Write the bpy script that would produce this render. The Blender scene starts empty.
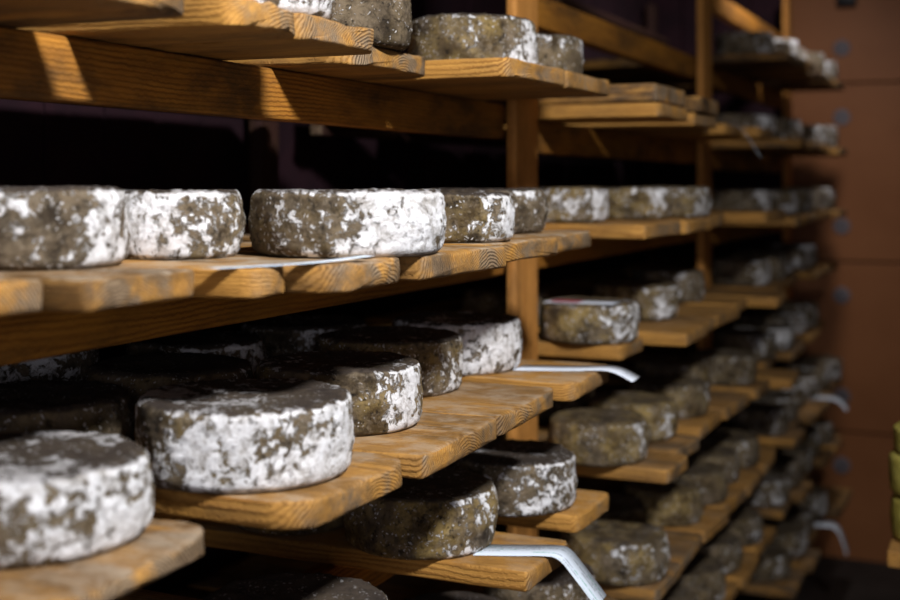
# Cheese ripening cellar: a pine rack of loose shelf boards loaded with mould-rinded cheese wheels.
# World: +Y runs down the aisle, the rack stands on the -X side, Z is up, floor at z = 0.
import bpy, bmesh, math, random
from mathutils import Vector, Matrix, noise

sc = bpy.context.scene
col = sc.collection
R = math.radians
EYE = 1.60                                   # lens height above the floor


# ------------------------------------------------------------------ materials
def new_mat(name):
    m = bpy.data.materials.new(name)
    m.use_nodes = True
    nt = m.node_tree
    nt.nodes.clear()
    out = nt.nodes.new('ShaderNodeOutputMaterial')
    b = nt.nodes.new('ShaderNodeBsdfPrincipled')
    nt.links.new(b.outputs[0], out.inputs[0])
    return m, nt, b


class NT:
    """small helper for wiring node trees"""
    def __init__(s, nt):
        s.nt = nt

    def n(s, kind, **kw):
        nd = s.nt.nodes.new(kind)
        for k, v in kw.items():
            setattr(nd, k, v)
        return nd

    def set(s, sock, v):
        if isinstance(v, bpy.types.NodeSocket):
            s.nt.links.new(v, sock)
        else:
            sock.default_value = v

    def math(s, op, a, b=None, c=None, clamp=False):
        nd = s.n('ShaderNodeMath', operation=op, use_clamp=clamp)
        for i, v in enumerate((a, b, c)):
            if v is not None:
                s.set(nd.inputs[i], v)
        return nd.outputs[0]

    def vmath(s, op, a, b):
        nd = s.n('ShaderNodeVectorMath', operation=op)
        s.set(nd.inputs[0], a)
        s.set(nd.inputs[1], b)
        return nd.outputs[0]

    def noise(s, vec, scale, detail=4, rough=.55, dist=0.0):
        nd = s.n('ShaderNodeTexNoise')
        s.set(nd.inputs['Vector'], vec)
        nd.inputs['Scale'].default_value = scale
        nd.inputs['Detail'].default_value = detail
        nd.inputs['Roughness'].default_value = rough
        nd.inputs['Distortion'].default_value = dist
        return nd.outputs[0]

    def voronoi(s, vec, scale, rnd=1.0):
        nd = s.n('ShaderNodeTexVoronoi')
        s.set(nd.inputs['Vector'], vec)
        nd.inputs['Scale'].default_value = scale
        nd.inputs['Randomness'].default_value = rnd
        return nd.outputs['Distance']

    def smooth(s, v, lo, hi, a=0.0, b=1.0):
        nd = s.n('ShaderNodeMapRange', interpolation_type='SMOOTHSTEP')
        for i, x in enumerate((v, lo, hi, a, b)):
            s.set(nd.inputs[i], x)
        return nd.outputs[0]

    def mix(s, f, a, b, mode='MIX'):
        nd = s.n('ShaderNodeMix', data_type='RGBA', blend_type=mode)
        s.set(nd.inputs[0], f)
        s.set(nd.inputs[6], a if isinstance(a, bpy.types.NodeSocket) else (*a, 1))
        s.set(nd.inputs[7], b if isinstance(b, bpy.types.NodeSocket) else (*b, 1))
        return nd.outputs[2]

    def bump(s, h, strength, dist):
        nd = s.n('ShaderNodeBump')
        nd.inputs['Strength'].default_value = strength
        nd.inputs['Distance'].default_value = dist
        s.set(nd.inputs['Height'], h)
        return nd.outputs[0]

    def coords(s, spread=7.0):
        """object coordinates shifted by an amount of each object's own"""
        tc = s.n('ShaderNodeTexCoord')
        oi = s.n('ShaderNodeObjectInfo')
        r = s.math('MULTIPLY', oi.outputs['Random'], spread)
        cx = s.n('ShaderNodeCombineXYZ')
        s.set(cx.inputs[0], r)
        s.set(cx.inputs[1], s.math('MULTIPLY', r, 1.7))
        s.set(cx.inputs[2], s.math('MULTIPLY', r, 2.3))
        return tc, oi, s.vmath('ADD', tc.outputs['Object'], cx.outputs[0])


def attr(g, name):
    a = g.n('ShaderNodeAttribute', attribute_type='OBJECT', attribute_name=name)
    return a.outputs['Fac']


def make_rind():
    m, nt, b = new_mat('mould_rind')
    g = NT(nt)
    tc, oi, v = g.coords()
    bloom = attr(g, 'bloom')                 # how much white mould this wheel carries
    warm = attr(g, 'warm')                   # 0 grey-brown rind, 1 yellow-olive rind
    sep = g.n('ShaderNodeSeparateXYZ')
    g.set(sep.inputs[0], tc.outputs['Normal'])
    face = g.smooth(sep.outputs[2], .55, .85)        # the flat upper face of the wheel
    # bare rind
    base = g.mix(g.smooth(g.noise(v, 24, 6, .68), .36, .66), (.034, .024, .014), (.185, .140, .088))
    ochre = g.mix(g.smooth(g.noise(v, 34, 5, .65), .35, .65), (.075, .046, .014), (.36, .255, .090))
    of = g.math('MULTIPLY', warm, g.smooth(g.noise(g.vmath('ADD', v, (3, 1, 2)), 17, 5, .62), .36, .60))
    base = g.mix(of, base, ochre)
    pits = g.smooth(g.noise(v, 110, 4, .75), .30, .46)
    base = g.mix(pits, (.014, .011, .009), base)
    # white bloom: a thin grey veil, then dense clouds, round colonies and fine specks
    wn = g.n('ShaderNodeTexNoise')
    g.set(wn.inputs['Vector'], v)
    wn.inputs['Scale'].default_value = 55
    wn.inputs['Detail'].default_value = 4
    wv = g.vmath('ADD', v, g.vmath('MULTIPLY', g.vmath('SUBTRACT', wn.outputs['Color'], (.5, .5, .5)), (.022, .022, .022)))
    cloud = g.noise(v, 15, 3, .55)
    frag = g.noise(wv, 62, 8, .78)
    col1 = g.voronoi(wv, 75)
    col2 = g.voronoi(g.vmath('ADD', wv, (.37, .11, .71)), 170)
    rim = g.smooth(sep.outputs[2], .25, .55)
    rim = g.math('MULTIPLY', rim, g.smooth(sep.outputs[2], .95, .75))
    bl = g.math('ADD', bloom, g.math('MULTIPLY', rim, .10))
    thr = g.math('SUBTRACT', .755, g.math('MULTIPLY', bl, .42))
    thr = g.math('ADD', thr, g.math('MULTIPLY', face, .095))
    dv = g.n('ShaderNodeVectorMath', operation='NORMALIZE')
    g.set(dv.inputs[0], g.vmath('MULTIPLY', tc.outputs['Object'], (1, 1, 0)))
    bd = g.n('ShaderNodeCombineXYZ')
    g.set(bd.inputs[0], g.math('COSINE', attr(g, 'bare_angle')))
    g.set(bd.inputs[1], g.math('SINE', attr(g, 'bare_angle')))
    dt = g.n('ShaderNodeVectorMath', operation='DOT_PRODUCT')
    g.set(dt.inputs[0], dv.outputs[0])
    g.set(dt.inputs[1], bd.outputs[0])
    flank = g.math('MULTIPLY', g.smooth(dt.outputs['Value'], -.35, .95), g.math('SUBTRACT', 1, face))
    thr = g.math('ADD', thr, g.math('MULTIPLY', flank, attr(g, 'bare')))
    field = g.math('ADD', g.math('MULTIPLY', cloud, .50), g.math('MULTIPLY', frag, .50))
    field = g.math('ADD', field, g.math('MULTIPLY', g.math('SUBTRACT', .42, col1), .13))
    field = g.math('ADD', field, g.math('MULTIPLY', g.math('SUBTRACT', .42, col2), .10))
    d = g.math('SUBTRACT', field, thr)
    veil = g.smooth(d, -.10, .0)
    w = g.smooth(d, -.008, .026)
    specks = g.math('MULTIPLY', g.smooth(col2, .30, .18), g.smooth(g.noise(v, 34, 3, .6), .44, .58))
    w = g.math('MAXIMUM', w, g.math('MULTIPLY', specks, g.smooth(bloom, .1, .5, .35, .9)))
    shade = g.smooth(frag, .34, .60, 0, 1)
    wc = g.mix(shade, (.36, .33, .29), (.90, .90, .90))
    wc = g.mix(g.math('MULTIPLY', g.smooth(pits, .6, .1), .55), wc, (.12, .10, .085))
    wc = g.mix(g.math('MULTIPLY', face, .6), wc, (.14, .12, .11))   # upper faces: darker mould of their own, with shade painted in
    colr = g.mix(g.math('MULTIPLY', veil, .38), base, (.31, .255, .18))
    colr = g.mix(g.math('MULTIPLY', face, attr(g, 'dark_top_shade')), colr, (.040, .030, .025))
    colr = g.mix(w, colr, wc)
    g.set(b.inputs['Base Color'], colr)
    b.inputs['Roughness'].default_value = .82
    b.inputs['Specular IOR Level'].default_value = .22
    h = g.math('ADD', g.math('MULTIPLY', w, .6), g.math('MULTIPLY', frag, 1.1))
    h = g.math('ADD', h, g.math('MULTIPLY', pits, .4))
    g.set(b.inputs['Normal'], g.bump(h, 1.0, .0042))
    return m


def make_wood(name, light, dark, aged, ring=70.0, worn=1.0):
    """pine cut along local X: rings round a pith line below the board, so faces show grain and ends show rings"""
    m, nt, b = new_mat(name)
    g = NT(nt)
    tc, oi, v0 = g.coords(3.0)
    o = tc.outputs['Object']
    r = oi.outputs['Random']
    # pith line differs from board to board
    c = g.n('ShaderNodeCombineXYZ')
    g.set(c.inputs[0], g.math('MULTIPLY', r, 9.0))
    g.set(c.inputs[1], g.math('MULTIPLY', g.math('SUBTRACT', g.math('FRACT', g.math('MULTIPLY', r, 37.3)), .5), .14))
    g.set(c.inputs[2], g.math('ADD', .02, g.math('MULTIPLY', g.math('FRACT', g.math('MULTIPLY', r, 91.7)), .05)))
    p = g.vmath('ADD', o, c.outputs[0])
    st = g.vmath('MULTIPLY', p, (.16, 1, 1))
    wob = g.n('ShaderNodeTexNoise')
    g.set(wob.inputs['Vector'], st)
    wob.inputs['Scale'].default_value = 14
    wob.inputs['Detail'].default_value = 2
    p2 = g.vmath('ADD', p, g.vmath('MULTIPLY', g.vmath('SUBTRACT', wob.outputs['Color'], (.5, .5, .5)), (0, .022, .022)))
    w = g.n('ShaderNodeTexWave', wave_type='RINGS', rings_direction='X', wave_profile='SIN')
    g.set(w.inputs['Vector'], p2)
    w.inputs['Scale'].default_value = ring
    w.inputs['Distortion'].default_value = 2.2
    w.inputs['Detail'].default_value = 2
    w.inputs['Detail Scale'].default_value = 2.5
    grain = g.smooth(w.outputs['Fac'], .35, .95)
    fibre = g.noise(g.vmath('MULTIPLY', p, (.05, 1, 1)), 190, 4, .6)
    var = g.smooth(g.noise(g.vmath('MULTIPLY', p, (.3, 1, 1)), 22, 3, .6), .3, .7, .15, .75)
    colr = g.mix(g.math('MULTIPLY', grain, var), light, dark)
    colr = g.mix(g.smooth(fibre, .35, .7, 0, .45), colr, dark)
    # soaked and weathered patches, strongest on sawn ends
    sep = g.n('ShaderNodeSeparateXYZ')
    g.set(sep.inputs[0], tc.outputs['Normal'])
    end = g.smooth(g.math('ABSOLUTE', sep.outputs[0]), .45, .8)
    blot = g.smooth(g.noise(g.vmath('MULTIPLY', v0, (.22, 1, 1)), 21, 7, .70), .34, .70)
    tone = attr(g, 'age')
    f = g.math('MULTIPLY', g.math('ADD', tone, g.math('MULTIPLY', end, .75)), blot, clamp=True)
    endc = g.mix(grain, (.27, .19, .112), (.085, .055, .03))
    agedc = g.mix(end, g.mix(grain, aged, tuple(x * .35 for x in aged)), endc)
    colr = g.mix(g.math('MULTIPLY', f, worn, clamp=True), colr, agedc)
    top = g.smooth(sep.outputs[2], .7, .9)
    worn_top = g.smooth(g.noise(g.vmath('MULTIPLY', v0, (.35, 1, 1)), 12, 5, .65), .30, .68)
    colr = g.mix(g.math('MULTIPLY', g.math('MULTIPLY', top, worn_top), g.math('MULTIPLY', tone, .9), clamp=True), colr, tuple(x * 1.15 for x in aged))
    stain = g.smooth(g.noise(g.vmath('MULTIPLY', v0, (.45, 1, 1)), 10, 6, .68), .46, .66)
    colr = g.mix(g.math('MULTIPLY', stain, g.math('ADD', .25, g.math('MULTIPLY', tone, .6)), clamp=True), colr, (.055, .030, .012))
    dust = g.math('MULTIPLY', g.math('MULTIPLY', top, attr(g, 'dust')),
                  g.smooth(g.noise(v0, 20, 6, .7), .42, .62))
    colr = g.mix(dust, colr, (.46, .39, .29))
    g.set(b.inputs['Base Color'], colr)
    b.inputs['Roughness'].default_value = .72
    b.inputs['Specular IOR Level'].default_value = .25
    h = g.math('ADD', g.math('MULTIPLY', grain, .5), g.math('MULTIPLY', fibre, .6))
    h = g.math('ADD', h, g.math('MULTIPLY', g.noise(v0, 60, 5, .7), .6))
    g.set(b.inputs['Normal'], g.bump(h, .6, .0025))
    return m


def make_plain(name, a, bcol, scale=12, rough=.8, bump=.3):
    m, nt, b = new_mat(name)
    g = NT(nt)
    tc, oi, v = g.coords()
    g.set(b.inputs['Base Color'], g.mix(g.smooth(g.noise(v, scale, 5, .6), .3, .7), a, bcol))
    b.inputs['Roughness'].default_value = rough
    b.inputs['Specular IOR Level'].default_value = .25
    g.set(b.inputs['Normal'], g.bump(g.noise(v, scale * 6, 4, .6), bump, .002))
    return m


def make_paper():
    m, nt, b = new_mat('printed_paper')
    g = NT(nt)
    uv = g.n('ShaderNodeTexCoord').outputs['UV']
    sep = g.n('ShaderNodeSeparateXYZ')
    g.set(sep.inputs[0], uv)
    u, vv = sep.outputs[0], sep.outputs[1]       # u along the slip, v across it
    row = g.math('MULTIPLY', vv, 8)
    ri = g.math('FLOOR', row)
    rf = g.math('FRACT', row)
    inrow = g.math('MULTIPLY', g.smooth(rf, .22, .34), g.smooth(rf, .80, .66))
    c = g.n('ShaderNodeCombineXYZ')
    g.set(c.inputs[0], g.math('MULTIPLY', u, 30))
    g.set(c.inputs[1], g.math('MULTIPLY', ri, 7.3))
    glyph = g.smooth(g.noise(c.outputs[0], 3.0, 3, .6), .42, .54)
    c2 = g.n('ShaderNodeCombineXYZ')
    g.set(c2.inputs[0], g.math('MULTIPLY', g.math('FLOOR', g.math('ADD', g.math('MULTIPLY', u, 6), g.math('MULTIPLY', ri, .37))), 3.71))
    g.set(c2.inputs[1], g.math('MULTIPLY', ri, 5.13))
    blk = g.noise(c2.outputs[0], 1.7, 0, .5)
    keep = g.math('GREATER_THAN', blk, .50)
    green = g.math('GREATER_THAN', blk, .62)
    edge = g.math('MULTIPLY', g.smooth(vv, .06, .08), g.smooth(vv, .94, .92))
    ink = g.math('MULTIPLY', g.math('MULTIPLY', inrow, glyph), g.math('MULTIPLY', keep, edge))
    colr = g.mix(g.math('MULTIPLY', ink, .75), (.62, .69, .76), g.mix(green, (.16, .19, .22), (.04, .30, .20)))
    g.set(b.inputs['Base Color'], colr)
    b.inputs['Roughness'].default_value = .6
    return m


RIND = make_rind()
BOARD = make_wood('board_pine', (.52, .265, .056), (.22, .088, .014), (.125, .076, .038), ring=88)
BEAM = make_wood('beam_pine', (.46, .195, .024), (.20, .066, .007), (.07, .032, .010), ring=60, worn=.6)
POST = make_wood('post_pine', (.60, .27, .060), (.40, .16, .03), (.16, .085, .035), ring=36, worn=.5)
SHADED = make_wood('shaded_pine', (.050, .020, .014), (.030, .010, .008), (.03, .015, .01), ring=60)  # back supports: dark colour stands in for shade at the rack's back
PAPER = make_paper()
PLAINPAPER = make_plain('plain_paper', (.58, .63, .69), (.66, .70, .75), 20, .6, .05)
REDLABEL = make_plain('red_print', (.38, .06, .08), (.45, .09, .11), 40, .6, .05)
PANEL = make_plain('brown_panel', (.25, .092, .030), (.30, .115, .040), 3, .55, .12)
GROOVE = make_plain('panel_joint', (.03, .014, .010), (.04, .02, .014), 6, .9, .1)
DISC = make_plain('grey_disc', (.15, .13, .14), (.20, .18, .19), 15, .6, .1)
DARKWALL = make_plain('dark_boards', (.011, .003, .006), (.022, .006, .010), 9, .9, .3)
FLOORM = make_plain('cellar_floor', (.022, .017, .014), (.04, .031, .026), 5, .75, .3)
CEILM = make_plain('ceiling_paint', (.08, .062, .052), (.10, .078, .066), 4, .9, .1)
WALLM = make_plain('plain_wall', (.11, .08, .065), (.14, .10, .08), 4, .9, .2)
BLACK = make_plain('black_plastic', (.008, .008, .010), (.014, .014, .016), 10, .5, .1)
IRON = make_plain('dark_iron', (.03, .025, .022), (.06, .045, .035), 60, .5, .3)
YELLOW = make_plain('yellow_rind', (.30, .25, .04), (.44, .38, .09), 30, .6, .3)


# ------------------------------------------------------------------ object helpers
def link(name, bm, mat, parent=None, smooth=True):
    me = bpy.data.meshes.new(name)
    bm.normal_update()
    bm.to_mesh(me)
    bm.free()
    for p in me.polygons:
        p.use_smooth = smooth
    for mm in (mat if isinstance(mat, (list, tuple)) else [mat]):
        me.materials.append(mm)
    o = bpy.data.objects.new(name, me)
    col.objects.link(o)
    if parent:
        o.parent = parent
    return o


def tag(o, label=None, cat=None, group=None, kind=None):
    if label: o['label'] = label
    if cat: o['category'] = cat
    if group: o['group'] = group
    if kind: o['kind'] = kind
    return o


def empty(name, loc, rz=0.0):
    o = bpy.data.objects.new(name, None)
    o.empty_display_size = .1
    col.objects.link(o)
    o.location = loc
    o.rotation_euler.z = rz
    return o


def box_bm(x0, x1, y0, y1, z0, z1, bev=0.0, bm=None):
    own = bm is None
    bm = bm or bmesh.new()
    r = bmesh.ops.create_cube(bm, size=1)
    vs = r['verts']
    bmesh.ops.scale(bm, vec=(x1 - x0, y1 - y0, z1 - z0), verts=vs)
    bmesh.ops.translate(bm, vec=((x0 + x1) / 2, (y0 + y1) / 2, (z0 + z1) / 2), verts=vs)
    if bev:
        es = list({e for v in vs for e in v.link_edges})
        bmesh.ops.bevel(bm, geom=es, offset=bev, segments=2, affect='EDGES', profile=.6)
    return bm


def plank_bm(L, W, T, seed, rc=.012, wear=1.0, nx=26):
    """a sawn plank along X, centred, underside at z = 0; worn arrises and rounded front corners"""
    rnd = random.Random(seed)
    bm = bmesh.new()
    rf = rc * rnd.uniform(.5, 1.6)          # front corner radius in plan
    e = .0035
    off = Vector((seed * 3.17 % 50, seed * 1.71 % 50, 0))
    prof = []                                # unit cross-section, counter clockwise
    ny, nz = 9, 3
    hw, hz = W / 2, T / 2
    def rr(y, z):
        return (max(-hw + e, min(hw - e, y)), max(-hz + e, min(hz - e, z)))
    for i in range(ny): prof.append((-hw + e + (W - 2 * e) * i / (ny - 1), -hz))
    prof.append((hw - e * .3, -hz + e * .3))
    for i in range(nz): prof.append((hw, -hz + e + (T - 2 * e) * i / (nz - 1)))
    prof.append((hw - e * .3, hz - e * .3))
    for i in range(ny): prof.append((hw - e - (W - 2 * e) * i / (ny - 1), hz))
    prof.append((-hw + e * .3, hz - e * .3))
    for i in range(nz): prof.append((-hw, hz - e - (T - 2 * e) * i / (nz - 1)))
    prof.append((-hw + e * .3, -hz + e * .3))
    xs = [-L / 2, -L / 2 + .002]
    xs += [-L / 2 + .02 + (L - .06) * i / (nx - 8) for i in range(nx - 7)]
    xs += [L / 2 - rf * f for f in (.8, .5, .25, .1)] + [L / 2 - .0012, L / 2]
    xs = sorted(x for x in xs)
    rings = []
    skew = rnd.uniform(-.006, .006)
    for x in xs:
        d = L / 2 - x
        inset = 0.0
        if d < rf: inset = rf - math.sqrt(max(0, rf * rf - (rf - d) ** 2))
        zin = .0022 * max(0, 1 - d / .004) if d < .004 else 0
        if x <= -L / 2 + 1e-6: inset, zin = .003, .002
        ring = []
        for (y, z) in prof:
            yy = y * (hw - inset) / hw
            zz = z * (hz - zin) / hz
            p = Vector((x, yy, zz))
            q = Vector((x * 6, yy * 22, zz * 22)) + off
            n1 = noise.noise_vector(q) * .0011 * wear
            n2 = noise.noise_vector(Vector((x * 40, yy * 90, zz * 90)) + off) * .0007 * wear
            if d < .03: n2 *= 1.8
            if z <= -hz + 1e-9: n1.z = max(0, n1.z); n2.z = abs(n2.z)
            xx = x + (skew * y / hw if d < .05 else 0)
            p = Vector((xx, yy, zz)) + n1 + n2
            p.z = max(p.z, -hz)
            ring.append(bm.verts.new((p.x, p.y, p.z + hz)))
        rings.append(ring)
    n = len(prof)
    for a, b in zip(rings, rings[1:]):
        for i in range(n):
            bm.faces.new((a[i], a[(i + 1) % n], b[(i + 1) % n], b[i]))
    # sawn ends: inner ring then a fan
    for ring, sgn in ((rings[0], -1), (rings[-1], 1)):
        cz = sum(v.co.z for v in ring) / n
        inner = []
        for v in ring:
            c = v.co.copy()
            c.y *= .94
            c.z = cz + (c.z - cz) * .80
            c.x += sgn * .0008 + noise.noise(Vector((c.y * 60, c.z * 60, seed))) * .0008
            inner.append(bm.verts.new(c))
        cv = bm.verts.new((ring[0].co.x + sgn * .001, 0, cz))
        for i in range(n):
            j = (i + 1) % n
            q = (ring[i], ring[j], inner[j], inner[i])
            t = (inner[i], inner[j], cv)
            bm.faces.new(q if sgn > 0 else q[::-1])
            bm.faces.new(t if sgn > 0 else t[::-1])
    bmesh.ops.recalc_face_normals(bm, faces=bm.faces)
    return bm


def wheel_bm(rad, h, seed, nseg=112, nh=22, lump=1.0):
    """one cheese wheel: rounded rims, slightly bulging side, sagging top, lumpy mould crust"""
    rnd = random.Random(seed)
    bm = bmesh.new()
    rc = h * rnd.uniform(.13, .20)            # rim radius
    bulge = rnd.uniform(.000, .004)
    off = Vector((seed * 5.31 % 60, seed * 2.77 % 60, seed * .73 % 60))
    prof = []                                 # (r, z) bottom centre to top centre
    for f in (.25, .5, .75, .9): prof.append(((rad - rc) * f, 0))
    for k in range(6):
        a = R(-90 + 90 * k / 5)
        prof.append((rad - rc + rc * math.cos(a), rc + rc * math.sin(a)))
    for k in range(1, nh):
        z = rc + (h - 2 * rc) * k / nh
        prof.append((rad + bulge * math.sin(math.pi * k / nh), z))
    for k in range(6):
        a = R(90 * k / 5)
        prof.append((rad - rc + rc * math.cos(a), h - rc + rc * math.sin(a)))
    for f in (.95, .88, .80, .7, .6, .5, .4, .3, .2, .1):
        prof.append(((rad - rc) * f, h - .0025 * (1 - f)))
    oval = rnd.uniform(-.012, .012)
    lean = rnd.uniform(-.025, .025)
    rings = []
    for (r, z) in prof:
        ring = []
        for i in range(nseg):
            a = 2 * math.pi * i / nseg
            d = Vector((math.cos(a), math.sin(a), 0))
            p = d * r
            p.x *= 1 + oval
            p.y *= 1 - oval
            p.x += lean * z
            p.z = z
            q = p + off
            big = noise.noise(q * 14) * .0028
            mid = noise.noise(q * 48) * .0016
            fin = (abs(noise.noise(q * 120)) - .2) * .0024 + noise.noise(q * 260) * .0006
            s = (big + mid + fin) * lump
            t = min(1, max(0, (z - .001) / .012))
            on_top = z > h - rc * .35
            if on_top:
                p.z += (mid * .8 + fin * .9 + big * .5) * lump
                p += d * s * max(0, (r - rad * .7) / (rad * .3))
            else:
                p += d * s * (.35 + .65 * t)
            p.z = max(0, p.z)
            ring.append(bm.verts.new(p))
        rings.append(ring)
    for a, b in zip(rings, rings[1:]):
        for i in range(nseg):
            j = (i + 1) % nseg
            bm.faces.new((a[i], a[j], b[j], b[i]))
    c0 = bm.verts.new((0, 0, 0))
    c1 = bm.verts.new((0, 0, h - .0025))
    for i in range(nseg):
        j = (i + 1) % nseg
        bm.faces.new((c0, rings[0][j], rings[0][i]))
        bm.faces.new((c1, rings[-1][i], rings[-1][j]))
    return bm


# ------------------------------------------------------------------ the setting
XW, YE = -1.42, 5.55          # back-of-rack wall, far end wall
XR, YB, ZC = 1.30, -2.2, 2.75
tag(link('floor', box_bm(XW - .1, XR + .1, YB - .1, YE + .1, -.1, 0), FLOORM, smooth=False), kind='structure')
tag(link('ceiling', box_bm(XW - .1, XR + .1, YB - .1, YE + .1, ZC, ZC + .1), CEILM, smooth=False), kind='structure')
tag(link('wall_right', box_bm(XR, XR + .1, YB, YE, 0, ZC), WALLM, smooth=False), kind='structure')
tag(link('wall_front', box_bm(XW, XR, YB - .1, YB, 0, ZC), WALLM, smooth=False), kind='structure')
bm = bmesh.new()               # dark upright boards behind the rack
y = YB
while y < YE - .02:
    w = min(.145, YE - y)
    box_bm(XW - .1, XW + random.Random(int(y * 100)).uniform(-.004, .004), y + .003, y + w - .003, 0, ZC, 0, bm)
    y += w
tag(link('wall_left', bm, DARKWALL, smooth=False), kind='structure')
bm = bmesh.new()               # dark partition added to keep the space behind the rack's end dark
for k in range(4):
    x0 = XW + k * .145
    box_bm(x0 + .003, x0 + .142, 5.262, 5.285, 0, ZC, 0, bm)
tag(link('wall_added_end', bm, DARKWALL, smooth=False), kind='structure')
# far wall: four wide panels with open joints
SEAM = [EYE - 1.06, EYE - .335, EYE + .425]
bm = bmesh.new()
zs = [0] + SEAM + [ZC]
for a, b in zip(zs, zs[1:]):
    box_bm(XW, XR, YE, YE + .03, a + (.004 if a else 0), b - (.004 if b < ZC else 0), .0025, bm)
wall = tag(link('wall_far', bm, PANEL, smooth=False), kind='structure')
link('joint_backing', box_bm(XW, XR, YE + .031, YE + .06, 0, ZC), GROOVE, wall, smooth=False)
for s in SEAM:
    for dz in (-.145, .15):
        bm = bmesh.new()
        bmesh.ops.create_cone(bm, cap_ends=True, segments=32, radius1=.036, radius2=.030, depth=.008)
        bmesh.ops.rotate(bm, matrix=Matrix.Rotation(R(90), 3, 'X'), verts=bm.verts, cent=(0, 0, 0))
        d = link('fastener_disc', bm, DISC, wall, smooth=False)
        d.location = (-.655, YE - .004, s + dz)
        bm = bmesh.new()
        bmesh.ops.create_cone(bm, cap_ends=True, segments=16, radius1=.009, radius2=.007, depth=.006)
        bmesh.ops.rotate(bm, matrix=Matrix.Rotation(R(90), 3, 'X'), verts=bm.verts, cent=(0, 0, 0))
        s_ = link('screw_head', bm, IRON, d, smooth=False)
        s_.location = (0, -.006, 0)
sb = tag(link('wall_box', box_bm(-.04, .04, -.05, 0, -.05, .05, .008), BLACK),
         'small black plastic box fixed high on the brown end wall', 'wall box')
sb.location = (-.632, YE, EYE + .80)

# ------------------------------------------------------------------ the rack
POSTS = [.30, 2.158, 3.66, 5.16]                # post centres along the aisle
PW, PT, BT, BH = .116, .020, .030, .063         # post width / thickness, beam thickness / height
XP = -.81                                       # front face of the posts
TB = .027                                       # board thickness
LEVEL = {0: {'top': .169, 'eye': -.076, 'low': -.285, 'lower': -.490, 'deep': -.70, 'foot': -.92},
         1: {'over': .392, 'top': .147, 'eye': -.076, 'low': -.300, 'lower': -.520, 'deep': -.740, 'foot': -.960, 'ground': -1.19},
         2: {'sky': .62, 'over': .385, 'top': .130, 'eye': -.100, 'low': -.310, 'lower': -.530, 'deep': -.750, 'foot': -.960, 'ground': -1.19}}
rack = tag(empty('cheese_rack', (XP - .2, POSTS[1], 0)),
           'long pine cheese rack of upright planks and cross beams along left side of aisle', 'rack')
inv = Vector(rack.location)


def rack_part(name, bm, mat, loc, rot=(0, 0, 0), age=.4):
    o = link(name, bm, mat, rack)
    o.location = Vector(loc) - inv
    o.rotation_euler = rot
    o['age'] = age
    o['dust'] = 0.0
    return o


for i, py in enumerate(POSTS):
    rack_part('post', plank_bm(2.35, PW, PT, 91 + i, .002, .6), POST, (XP, py, 1.175), (0, R(-90), 0), .35)
    rack_part('back_post', plank_bm(2.35, .07, .03, 71 + i, .002, .6), SHADED, (-1.365, py, 1.175), (0, R(-90), 0), .35)
for bay in range(3):
    y0, y1 = POSTS[bay] + PW / 2 + .012, POSTS[bay + 1] - PW / 2 - .008
    for nm, z in LEVEL[bay].items():
        rack_part('beam', plank_bm(y1 - y0, BT, BH, 40 + bay * 17 + int(z * 100), .002, .5),
                  BEAM, (XP - PT - BT / 2, (y0 + y1) / 2, EYE + z - TB - BH), (0, 0, R(90)), .9 if nm in ('top', 'over') else .35)
        rack_part('back_rail', plank_bm(y1 - y0, BT, .022, 60 + bay * 17 + int(z * 100), .002, .5),
                  SHADED, (-1.300, (y0 + y1) / 2, EYE + z - TB - .022), (0, 0, R(90)), .35)

# ------------------------------------------------------------------ shelf boards
ORD = ['first', 'second', 'third', 'fourth', 'fifth', 'sixth', 'seventh', 'eighth', 'ninth', 'tenth', 'eleventh', 'twelfth']
SHELF = {'sky': 'the topmost shelf', 'over': 'the upper shelf', 'top': 'the shelf above eye level', 'eye': 'the eye-level shelf',
         'low': 'the shelf below eye level', 'lower': 'the second shelf below eye level', 'deep': 'the third shelf below eye level',
         'foot': 'the fourth shelf below eye level', 'ground': 'the lowest shelf'}
BAY = ['near bay', 'middle bay', 'far bay']
XB = -1.31                                      # back ends of the boards
seed = [100]


def board(bay, nm, y0, y1, front, label=None, age=.5, dust=.5, rc=.012, rz=0.0, lift=0.0, T=TB, back=XB, wear=1.0):
    seed[0] += 1
    L = -front - back if front > 0 else 0
    L = -back - front
    o = link('shelf_board', plank_bm(L, y1 - y0, T - .0004, seed[0], rc, wear), BOARD)
    o.location = ((-front + back) / 2, (y0 + y1) / 2, EYE + LEVEL[bay][nm] - TB + .0004 + lift)   # underside on the beams
    o.rotation_euler.z = R(rz)
    o['age'] = age
    o['dust'] = dust
    tag(o, label, 'shelf board', f'pine boards on {SHELF[nm]} in the {BAY[bay]}')
    return o


# near bay: (y0, y1, front edge distance from the aisle line, look)
NEAR = {
    'top': [(.42, .655, .66, 'dark'), (.69, .892, .644, 'dark'), (.945, 1.065, .635, 'splintered'), (1.068, 1.228, .640, 'thick-ended'),
            (1.312, 1.555, .715, 'grey-ended'), (1.56, 1.775, .608, 'ring-ended'), (1.778, 2.00, .604, 'long')],
    'eye': [(.52, .772, .700, 'stained'), (.776, .925, .660, 'dusty'), (.929, .998, .605, 'pale'), (1.003, 1.175, .566, 'grey-ended'),
            (1.180, 1.412, .556, 'ring-ended'), (1.420, 1.672, .585, 'split'), (1.680, 1.905, .600, 'worn')],
    'low': [(.640, .893, .605, 'dark'), (.955, 1.172, .566, 'broad'), (1.180, 1.412, .562, 'ring-ended'),
            (1.417, 1.648, .572, 'worn'), (1.690, 1.900, .568, 'striped')],
    'lower': [(.985, 1.23, .60, 'dark'), (1.475, 1.632, .552, 'slant-cornered'), (1.752, 1.910, .577, 'clean')],
    'deep': [(1.28, 1.50, .58, 'dark'), (1.54, 1.78, .58, 'dark'), (1.80, 2.05, .59, 'dark')],
}
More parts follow.
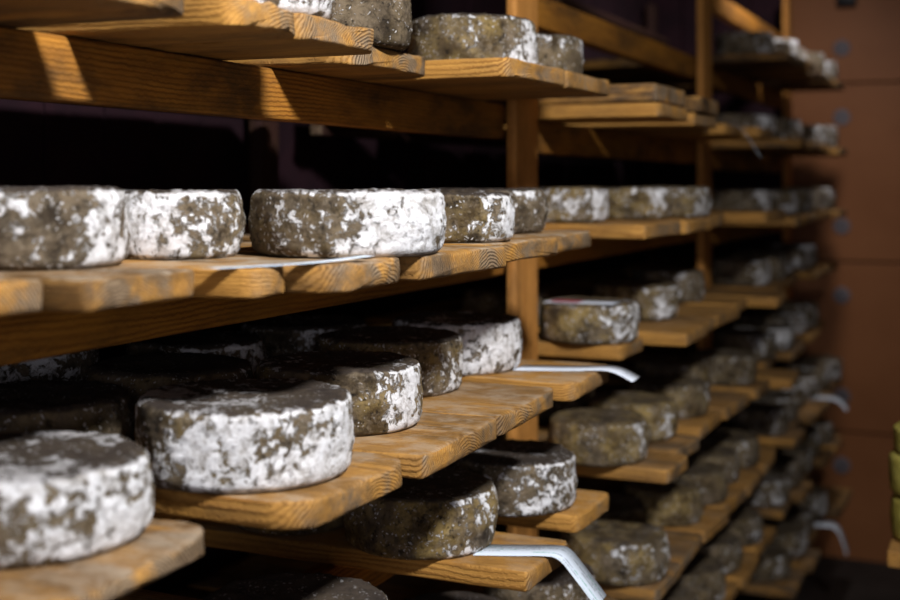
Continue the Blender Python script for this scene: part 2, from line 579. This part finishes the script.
for nm, rows in NEAR.items():
    for i, (y0, y1, fr, look) in enumerate(rows):
        rnd = random.Random(i * 7 + len(nm))
        o = board(0, nm, y0, y1, fr, f'{look} pine board, {ORD[i]} from left on {SHELF[nm]}, {BAY[0]}',
                  age={'dark': .9, 'stained': .75, 'dusty': .75, 'grey-ended': .8, 'pale': .1, 'clean': .1, 'striped': .15, 'slant-cornered': .25}.get(look, .5),
                  dust={'eye': .6, 'low': .4}.get(nm, .2), T=.020 if nm == 'low' and i == 0 else TB, rc=.03 if look in ('dark', 'broad', 'grey-ended') else .014,
                  rz=rnd.uniform(-.25, .25), wear={'splintered': 3.2, 'thick-ended': 2.0, 'dark': 1.8, 'grey-ended': 1.8, 'stained': 1.6}.get(look, 1.2))
MID = {
    'top': [(2.224, 2.445, .580), (2.59, 2.80, .60), (2.86, 3.03, .66), (3.09, 3.27, .635), (3.33, 3.56, .60)],
    'eye': [(2.224, 2.46, .60), (2.475, 2.72, .59), (2.76, 2.95, .62), (2.99, 3.20, .66), (3.27, 3.55, .57)],
    'low': [(2.224, 2.375, .650), (2.46, 2.66, .587), (2.67, 2.80, .60), (2.81, 3.05, .60), (3.10, 3.30, .62), (3.33, 3.56, .56)],
    'lower': [(2.224, 2.365, .562), (2.395, 2.56, .585), (2.64, 2.86, .60), (2.89, 3.13, .59), (3.19, 3.36, .58), (3.38, 3.57, .53)],
    'deep': [(2.224, 2.41, .585), (2.42, 2.63, .590), (2.635, 2.85, .585), (2.855, 3.07, .588), (3.075, 3.30, .584), (3.33, 3.56, .59)],
    'foot': [(2.23, 2.46, .60), (2.50, 2.75, .58), (2.78, 3.02, .60), (3.06, 3.29, .59), (3.32, 3.56, .60)],
}
for nm, rows in MID.items():
    for i, (y0, y1, fr) in enumerate(rows):
        rnd = random.Random(i * 13 + len(nm) * 5)
        board(1, nm, y0, y1, fr, f'pine board, {ORD[i]} from left on {SHELF[nm]}, {BAY[1]}',
              age=rnd.choice((.3, .6, .9)), dust=.1, rc=.010, rz=rnd.uniform(-.4, .4))
board(1, 'top', 2.226, 2.44, .585, 'spare pine board lying on another, middle bay, left one above eye level', 1.4, .2, lift=TB + .0014, T=.034)
board(1, 'top', 2.595, 2.795, .592, 'spare pine board lying on another, middle bay, right one above eye level', 1.4, .2, lift=TB + .0014, T=.034)
for nm in ('over', 'top', 'eye', 'low', 'lower', 'deep', 'foot', 'ground'):
    y = 3.735
    i = 0
    rnd = random.Random(len(nm) * 31 + ord(nm[0]))
    while y < 5.0:
        w = min(rnd.uniform(.19, .25), 5.095 - y)
        fr = rnd.uniform(.56, .62) + (.05 if nm in ('low', 'lower') else 0)
        board(2, nm, y, y + w, fr, f'pine board, {ORD[i]} from left on {SHELF[nm]}, {BAY[2]}',
              age=1.8 if nm == 'over' else rnd.choice((.7, .9, 1.2)), dust=.1, rc=.010, rz=rnd.uniform(-.4, .4))  # upper shelf boards take the darkest tone
        y += w + rnd.choice((.004, .03, .05))
        i += 1

# ------------------------------------------------------------------ cheese wheels
# near wheels each get a mesh of their own: (bay, shelf, x, y, diameter, height, bloom, warm, turn, label)
WHEELS = [
    (0, 'top', -.750, 1.125, .200, .075, .66, .3, 0, 'white-speckled cheese wheel leftmost on the highest shelf, near bay, cut by frame top'),
    (0, 'top', -.790, 1.400, .200, .080, .42, .1, 60, 'dark grey cheese wheel behind a protruding board end on the highest shelf, near bay'),
    (0, 'top', -.753, 1.766, .198, .080, .66, .7, 130, 'large brown cheese wheel with white patches on the highest shelf, near bay'),
    (0, 'top', -.748, 1.985, .195, .074, .52, .2, 10, 'grey cheese wheel at right end of the highest shelf, near bay, before the post'),
    (0, 'eye', -.830, .890, .190, .072, .76, .0, 200, 'white-spotted grey cheese wheel at far left edge of the eye-level shelf'),
    (0, 'eye', -.789, 1.058, .144, .068, .78, .35, 80, 'small white-mottled cheese wheel, second from the left on the eye-level shelf'),
    (0, 'eye', -1.020, 1.190, .170, .066, .55, .3, 20, 'cheese wheel hidden behind the gap between second and third wheels, eye-level shelf'),
    (0, 'eye', -.655, 1.192, .212, .068, .86, .3, 300, 'large cheese wheel, brown left and white right, paper slip in front, eye-level shelf'),
    (0, 'eye', -.672, 1.510, .165, .063, .73, .6, 40, 'brown and white cheese wheel just right of the large half-white one, eye-level shelf'),
    (0, 'eye', -.738, 1.785, .185, .067, .55, .1, 160, 'grey cheese wheel last before the first post on the eye-level shelf'),
    (0, 'low', -.741, .797, .203, .069, .82, .35, 250, 'out-of-focus cheese wheel in the bottom left corner on a dark board'),
    (0, 'low', -.693, 1.050, .215, .076, .82, .45, 15, 'large white-crusted cheese wheel on round-cornered board, lower left foreground'),
    (0, 'low', -.727, 1.302, .196, .074, .68, .75, 100, 'olive cheese wheel with white right side, third in the row below eye level'),
    (0, 'low', -.788, 1.554, .205, .074, .66, .5, 210, 'mottled brown cheese wheel, fourth in the row below eye level, before bluish wheel'),
    (0, 'low', -.780, 1.765, .200, .078, .78, .0, 330, 'bluish grey cheese wheel beside first post, right end of row below eye level'),
    (0, 'low', -.905, .985, .200, .070, .40, .2, 50, 'dark cheese wheel in back row at left edge behind the foreground wheels'),
    (0, 'low', -.915, 1.225, .200, .070, .36, .3, 110, 'dark brown cheese wheel in back row behind the large white-crusted wheel'),
    (0, 'low', -1.020, 1.425, .190, .072, .66, .0, 0, 'pale bluish cheese wheel in back row behind the olive wheel'),
    (0, 'low', -.985, 1.655, .200, .074, .64, .0, 70, 'bluish cheese wheel rightmost in the back row under the eye-level beam'),
    (0, 'low', -1.140, 1.230, .180, .080, .72, .0, 140, 'pale cheese wheel deep in shadow under the eye-level beam, far left'),
    (0, 'lower', -.671, 1.105, .200, .062, .55, .3, 190, 'cheese wheel cut off by the bottom edge of frame, dark top with white rim'),
    (0, 'lower', -.737, 1.548, .208, .080, .68, 1.0, 230, 'olive and grey cheese wheel with a printed slip beside it, lower centre'),
    (0, 'lower', -.698, 1.790, .198, .078, .68, .1, 30, 'glossy grey white-flecked cheese wheel behind the wheel with the printed slip'),
    (0, 'lower', -.948, 1.562, .188, .074, .44, .9, 90, 'dark cheese wheel in shadow under the foreground board, lower left centre'),
    (0, 'deep', -.752, 1.690, .180, .070, .45, .1, 0, 'dark bluish cheese top at bottom edge left of the printed slip'),
    (0, 'deep', -.700, 1.925, .180, .070, .50, .1, 45, 'dark cheese top at bottom edge partly behind the printed slip'),
    (1, 'eye', -.805, 2.330, .190, .067, .66, .9, 70, 'brown cheese wheel just right of the first post on the eye-level shelf'),
    (1, 'eye', -.742, 2.572, .188, .067, .68, .9, 190, 'mottled cheese wheel, second right of the first post on the eye-level shelf'),
    (1, 'eye', -.709, 2.806, .185, .067, .66, .8, 300, 'mottled cheese wheel before the second post on the eye-level shelf'),
    (1, 'low', -.735, 2.290, .188, .074, .68, .95, 20, 'yellow-brown cheese wheel with a paper on top, right of the first post'),
    (1, 'low', -.765, 2.715, .195, .076, .66, .7, 120, 'brown cheese wheel left of the second post on the shelf below eye level'),
    (1, 'low', -.975, 2.470, .185, .074, .46, .5, 220, 'dim cheese wheel behind the wheel with a paper on top'),
    (1, 'low', -.800, 3.150, .185, .078, .55, .2, 320, 'pale-topped cheese wheel farthest on the shelf below eye level, middle bay'),
    (1, 'lower', -.713, 2.276, .188, .078, .58, .9, 200, 'smooth olive cheese wheel with white edge on second shelf below eye level'),
    (1, 'lower', -.711, 2.512, .184, .076, .46, .9, 10, 'olive cheese wheel directly behind the smooth olive one with white edge'),
    (1, 'lower', -.930, 2.640, .185, .074, .40, .3, 90, 'dark-topped cheese wheel in back row on second shelf below eye level, middle bay'),
    (1, 'lower', -.765, 3.050, .190, .080, .48, .6, 180, 'cheese wheel beside the second post on second shelf below eye level'),
    (1, 'lower', -.705, 2.780, .182, .074, .46, .6, 40, 'cheese wheel between two olive wheels and second post, second shelf below eye level'),
    (1, 'lower', -.690, 3.290, .182, .074, .50, .3, 140, 'greyish cheese wheel last in row, second shelf below eye level, middle bay'),
    (1, 'deep', -.678, 2.296, .188, .080, .58, .8, 310, 'round-shouldered olive cheese wheel to the right of the printed slip, bottom'),
    (1, 'deep', -.775, 2.505, .185, .076, .34, .3, 60, 'dark-topped cheese wheel second in row on third shelf below eye level, middle bay'),
    (1, 'deep', -.702, 2.712, .180, .074, .48, .8, 150, 'olive cheese wheel third in row on third shelf below eye level, middle bay'),
    (1, 'deep', -.689, 2.910, .180, .074, .50, .5, 240, 'greyish cheese wheel fourth in row on third shelf below eye level, middle bay'),
    (1, 'deep', -.700, 3.110, .180, .072, .44, .4, 0, 'grey-brown cheese wheel fifth in row on third shelf below eye level, middle bay'),
    (1, 'deep', -.689, 3.310, .182, .074, .46, .4, 100, 'grey-brown cheese wheel last in row on third shelf below eye level, middle bay'),
    (1, 'foot', -.700, 2.640, .185, .075, .50, .3, 20, 'shaded cheese wheel first in row on fourth shelf below eye level, middle bay'),
    (1, 'foot', -.690, 2.880, .185, .075, .45, .3, 120, 'shaded cheese wheel second in row on fourth shelf below eye level, middle bay'),
    (1, 'foot', -.700, 3.120, .185, .075, .50, .3, 220, 'shaded cheese wheel third in row on fourth shelf below eye level, middle bay'),
    (1, 'foot', -.695, 3.380, .185, .075, .50, .3, 320, 'shaded cheese wheel last in row on fourth shelf below eye level, middle bay'),
]


def wheel_tags(o, bay, nm, label, bloom, warm, bare=.10, bare_at=225.0):
    o['bloom'], o['warm'] = bloom, warm
    o['dark_top_shade'] = (.82, .30, .30)[bay]      # dark upper faces with painted shade; farther ones paler for grazing sheen
    o['bare'] = bare                       # one flank keeps less mould
    o['bare_angle'] = R(bare_at) - o.rotation_euler.z
    tag(o, label, 'cheese', f'cheese wheels on {SHELF[nm]} in the {BAY[bay]}')


BARE = {4: (.10, 260), 5: (.05, 340), 7: (.19, 213), 8: (.10, 262), 9: (.14, 240), 10: (.06, 250), 11: (.13, 205), 12: (.19, 240), 13: (.15, 235),
        14: (.03, 200), 21: (.18, 225), 22: (.08, 230), 29: (.14, 220), 35: (.12, 215)}
for k, (bay, nm, x, y, d, h, bloom, warm, turn, label) in enumerate(WHEELS):
    near = bay == 0
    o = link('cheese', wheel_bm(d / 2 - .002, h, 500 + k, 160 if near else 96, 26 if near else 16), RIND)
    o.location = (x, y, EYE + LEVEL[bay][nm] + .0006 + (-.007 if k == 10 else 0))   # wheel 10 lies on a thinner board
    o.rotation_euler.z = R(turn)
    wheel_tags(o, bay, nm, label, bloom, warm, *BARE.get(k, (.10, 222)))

# far bay: five wheel shapes, copied along each shelf
PROTO = [wheel_bm(.090 + .003 * (k % 3), .074 + .003 * (k % 4), 900 + k, 80, 14) for k in range(5)]
PROTO = [link('cheese', b, RIND) for b in PROTO]
FAR = {
    'over': [(3.90, -.75), (4.15, -.72), (4.42, -.74), (4.66, -.70), (4.90, -.69)],
    'top': [(3.84, -.74), (4.09, -.70), (4.34, -.75), (4.60, -.69), (4.87, -.68)],
    'eye': [(3.93, -.77), (4.20, -.73), (4.44, -.72), (4.66, -.70), (4.88, -.69)],
    'low': [(3.86, -.76), (4.10, -.75), (4.34, -.77), (4.57, -.75), (4.82, -.75)],
    'lower': [(3.84, -.74), (4.06, -.72), (4.30, -.76), (4.55, -.75), (4.80, -.74)],
    'deep': [(3.84, -.70), (4.07, -.71), (4.30, -.72), (4.52, -.70), (4.74, -.69), (4.97, -.68)],
    'foot': [(3.84, -.70), (4.08, -.70), (4.30, -.69), (4.54, -.70), (4.78, -.69)],
    'ground': [(3.86, -.70), (4.12, -.69), (4.38, -.70), (4.64, -.69)],
}
n = 0
for nm, row in FAR.items():
    for i, (y, x) in enumerate(row):
        if n < len(PROTO):
            o = PROTO[n]
        else:
            o = PROTO[(n * 3 + 1) % 5].copy()
            col.objects.link(o)
        rnd = random.Random(n * 17)
        o.location = (x, y, EYE + LEVEL[2][nm] + .0006)
        o.rotation_euler.z = rnd.uniform(0, 6.28)
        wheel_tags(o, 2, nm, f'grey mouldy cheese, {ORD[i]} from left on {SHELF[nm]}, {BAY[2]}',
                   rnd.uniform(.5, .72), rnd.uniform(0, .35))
        n += 1


# ------------------------------------------------------------------ paper slips
def slip(name, pts, width, mat, label, along=Vector((0, 1, 0)), cat='paper slip'):
    """a strip of paper following pts (its centre line), width measured along 'along', about a quarter millimetre thick"""
    bm = bmesh.new()
    uvl = bm.loops.layers.uv.new('UVMap')
    pts = [Vector(p) for p in pts]
    # smooth the run
    for _ in range(3):
        q = [pts[0]]
        for a, b in zip(pts, pts[1:]):
            q += [a * .75 + b * .25, a * .25 + b * .75]
        pts = q + [pts[-1]]
    t = .00025
    tot = sum((b - a).length for a, b in zip(pts, pts[1:]))
    s = 0
    rows = []
    for i, p in enumerate(pts):
        if i: s += (p - pts[i - 1]).length
        d = (pts[min(i + 1, len(pts) - 1)] - pts[max(i - 1, 0)]).normalized()
        nrm = d.cross(along).normalized()
        if nrm.z < 0 and abs(nrm.z) > .2: nrm = -nrm
        rows.append([(bm.verts.new(p + along * width * (f - .5) + nrm * t * side), s / tot, f) for side in (0, 1) for f in (0, 1)])
    def quad(vs):
        f = bm.faces.new([v[0] for v in vs])
        for l, v in zip(f.loops, vs): l[uvl].uv = (v[1], v[2])
    for a, b in zip(rows, rows[1:]):
        quad((a[0], a[1], b[1], b[0])); quad((a[2], b[2], b[3], a[3]))
        quad((a[0], b[0], b[2], a[2])); quad((a[1], a[3], b[3], b[1]))
    quad((rows[0][0], rows[0][2], rows[0][3], rows[0][1]))
    quad((rows[-1][0], rows[-1][1], rows[-1][3], rows[-1][2]))
    bmesh.ops.recalc_face_normals(bm, faces=bm.faces)
    return tag(link(name, bm, mat), label, cat)


zl = EYE + LEVEL[0]['low'] + .0012
slip('paper_slip', [(-.690, 1.795, zl), (-.60, 1.826, zl), (-.575, 1.836, zl + .0014), (-.555, 1.843, zl + .0010), (-.540, 1.848, zl - .004), (-.520, 1.856, zl - .016)],
     .058, PLAINPAPER, 'pale paper slip bent over the board end next to the bluish wheel', along=Vector((-.06, 1, 0)).normalized())
zl = EYE + LEVEL[0]['lower'] + .0012
slip('paper_slip', [(-.645, 1.536, zl), (-.59, 1.556, zl + .0004), (-.560, 1.566, zl + .0016), (-.540, 1.573, zl + .0002), (-.524, 1.578, zl - .020), (-.492, 1.588, zl - .064)],
     .054, PAPER, 'long printed slip curling down over the board end, bottom centre', along=Vector((-.05, 1, 0)).normalized())
ze = EYE + LEVEL[0]['eye'] + .0012
slip('paper_slip', [(-.640, .915, ze), (-.610, .96, ze + .0004), (-.588, 1.02, ze + .0010), (-.580, 1.095, ze + .003)],
     .018, PAPER, 'thin printed slip lying along the board front under a large half-white wheel', along=Vector((1, -.12, 0)).normalized())
zf = EYE + LEVEL[1]['low'] + .0760
pz = slip('paper_slip', [(-.80, 2.25, zf), (-.76, 2.25, zf), (-.70, 2.25, zf + .001), (-.665, 2.25, zf + .001)],
          .075, PLAINPAPER, 'paper card with a red stripe lying on a yellow-brown wheel, middle bay')
bm = box_bm(-.79, -.735, 2.222, 2.262, zf + .0013, zf + .0016)
link('red_stripe', bm, REDLABEL, pz, smooth=False)
zf = EYE + LEVEL[2]['foot'] + .003
for (nm, y, run, lab) in (('deep', 4.50, .035, 'crumpled white paper slip over a far board end before the brown wall'),
                          ('ground', 4.50, .09, 'bluish white paper slip drooping from a far low board end')):
    z = EYE + LEVEL[2][nm] + .0015
    slip('paper_slip', [(-.70, y, z), (-.65, y, z), (-.585, y, z + .003), (-.548, y, z + .001), (-.528, y, z - run * .4), (-.512, y, z - run)],
         .075, PLAINPAPER, lab)
z = EYE + LEVEL[1]['top'] + .0015
slip('paper_slip', [(-.78, 3.18, z), (-.70, 3.18, z), (-.645, 3.18, z), (-.625, 3.18, z - .004), (-.600, 3.18, z - .035), (-.570, 3.18, z - .085)],
     .012, PLAINPAPER, 'narrow pale slip slanting down from a board end above eye level, near second post')

# ------------------------------------------------------------------ trolley with yellow wheels at the right
tr = tag(empty('storage_trolley', (.12, 2.62, 0)), 'wooden trolley at right frame edge stacked with yellow wheels', 'trolley')
def tpart(name, bm, mat, sm=True):
    o = link(name, bm, mat, tr, sm)
    o['age'] = .5; o['dust'] = 0.0
    return o
TZ = EYE - .655
tpart('trolley_top', box_bm(-.32, .32, -.27, .27, TZ - .03, TZ, .004), BOARD)
tpart('lower_tray', box_bm(-.28, .28, -.24, .24, .30, .325, .004), BOARD)
for sx in (-1, 1):
    for sy in (-1, 1):
        lg = tpart('leg', box_bm(sx * .27 - .02, sx * .27 + .02, sy * .22 - .02, sy * .22 + .02, .06, TZ - .031, .003), POST)
        bm = bmesh.new()
        bmesh.ops.create_cone(bm, cap_ends=True, segments=24, radius1=.03, radius2=.03, depth=.022)
        bmesh.ops.rotate(bm, matrix=Matrix.Rotation(R(90), 3, 'X'), verts=bm.verts, cent=(0, 0, 0))
        bmesh.ops.translate(bm, vec=(sx * .27, sy * .22, .030), verts=bm.verts)
        link('caster', bm, BLACK, lg, smooth=False)
z = TZ
for k, lab in enumerate(('lowest yellow wheel of the stack at the right frame edge',
                         'middle yellow wheel of the stack at the right frame edge',
                         'topmost yellow wheel of the stack at the right frame edge')):
    h = (.080, .076, .045)[k]
    o = link('yellow_cheese', wheel_bm(.098, h, 950 + k, 80, 12, .6), YELLOW)
    o.location = (-.106 + (.004, .0, .006)[k], 2.46, z + .0008)
    z += h + .0022
    tag(o, lab, 'cheese', 'yellow cheese wheels stacked on the trolley')


# ------------------------------------------------------------------ light
def add_light(kind, loc, energy, color, size=.1, target=None, **kw):
    l = bpy.data.lights.new('lamp_or_fill', kind)
    l.energy, l.color = energy, color
    if kind in ('POINT', 'SPOT'): l.shadow_soft_size = size
    if kind == 'AREA': l.size = size
    for k, v in kw.items(): setattr(l, k, v)
    o = bpy.data.objects.new('lamp_or_fill', l)
    o.location = loc
    if target: o.rotation_euler = (Vector(target) - Vector(loc)).to_track_quat('-Z', 'Y').to_euler()
    col.objects.link(o)
    return o


add_light('SPOT', (.45, .45, 2.62), 245, (.98, .97, 1.0), .10, (-.8, 1.5, 1.4), spot_size=R(94), spot_blend=1.0)
add_light('SPOT', (-.45, 4.10, 2.62), 42, (.97, .93, .95), .06, (-.95, 4.75, 1.75), spot_size=R(120), spot_blend=1.0)
add_light('AREA', (.9, -1.6, 1.6), 17, (.92, .88, 1.0), 1.0, (-.8, 1.6, 1.3))  # added soft fill light, no fixture stands here
w = bpy.data.worlds.new('World')
sc.world = w
w.use_nodes = True
w.node_tree.nodes['Background'].inputs[0].default_value = (.010, .006, .012, 1)

# ------------------------------------------------------------------ camera
cam = bpy.data.cameras.new('camera')
co = bpy.data.objects.new('camera', cam)
col.objects.link(co)
co.location = (0, 0, EYE)
co.rotation_euler = (R(90), 0, R(24.13))
cam.sensor_width = 36
cam.lens = 50
cam.shift_y = -117 / 900
cam.clip_start = .02
cam.dof.use_dof = True
cam.dof.focus_distance = 1.46
cam.dof.aperture_fstop = 3.3
sc.camera = co
sc.view_settings.view_transform = 'Standard'
sc.view_settings.look = 'None'
sc.view_settings.gamma = 1
sc.view_settings.exposure = 0
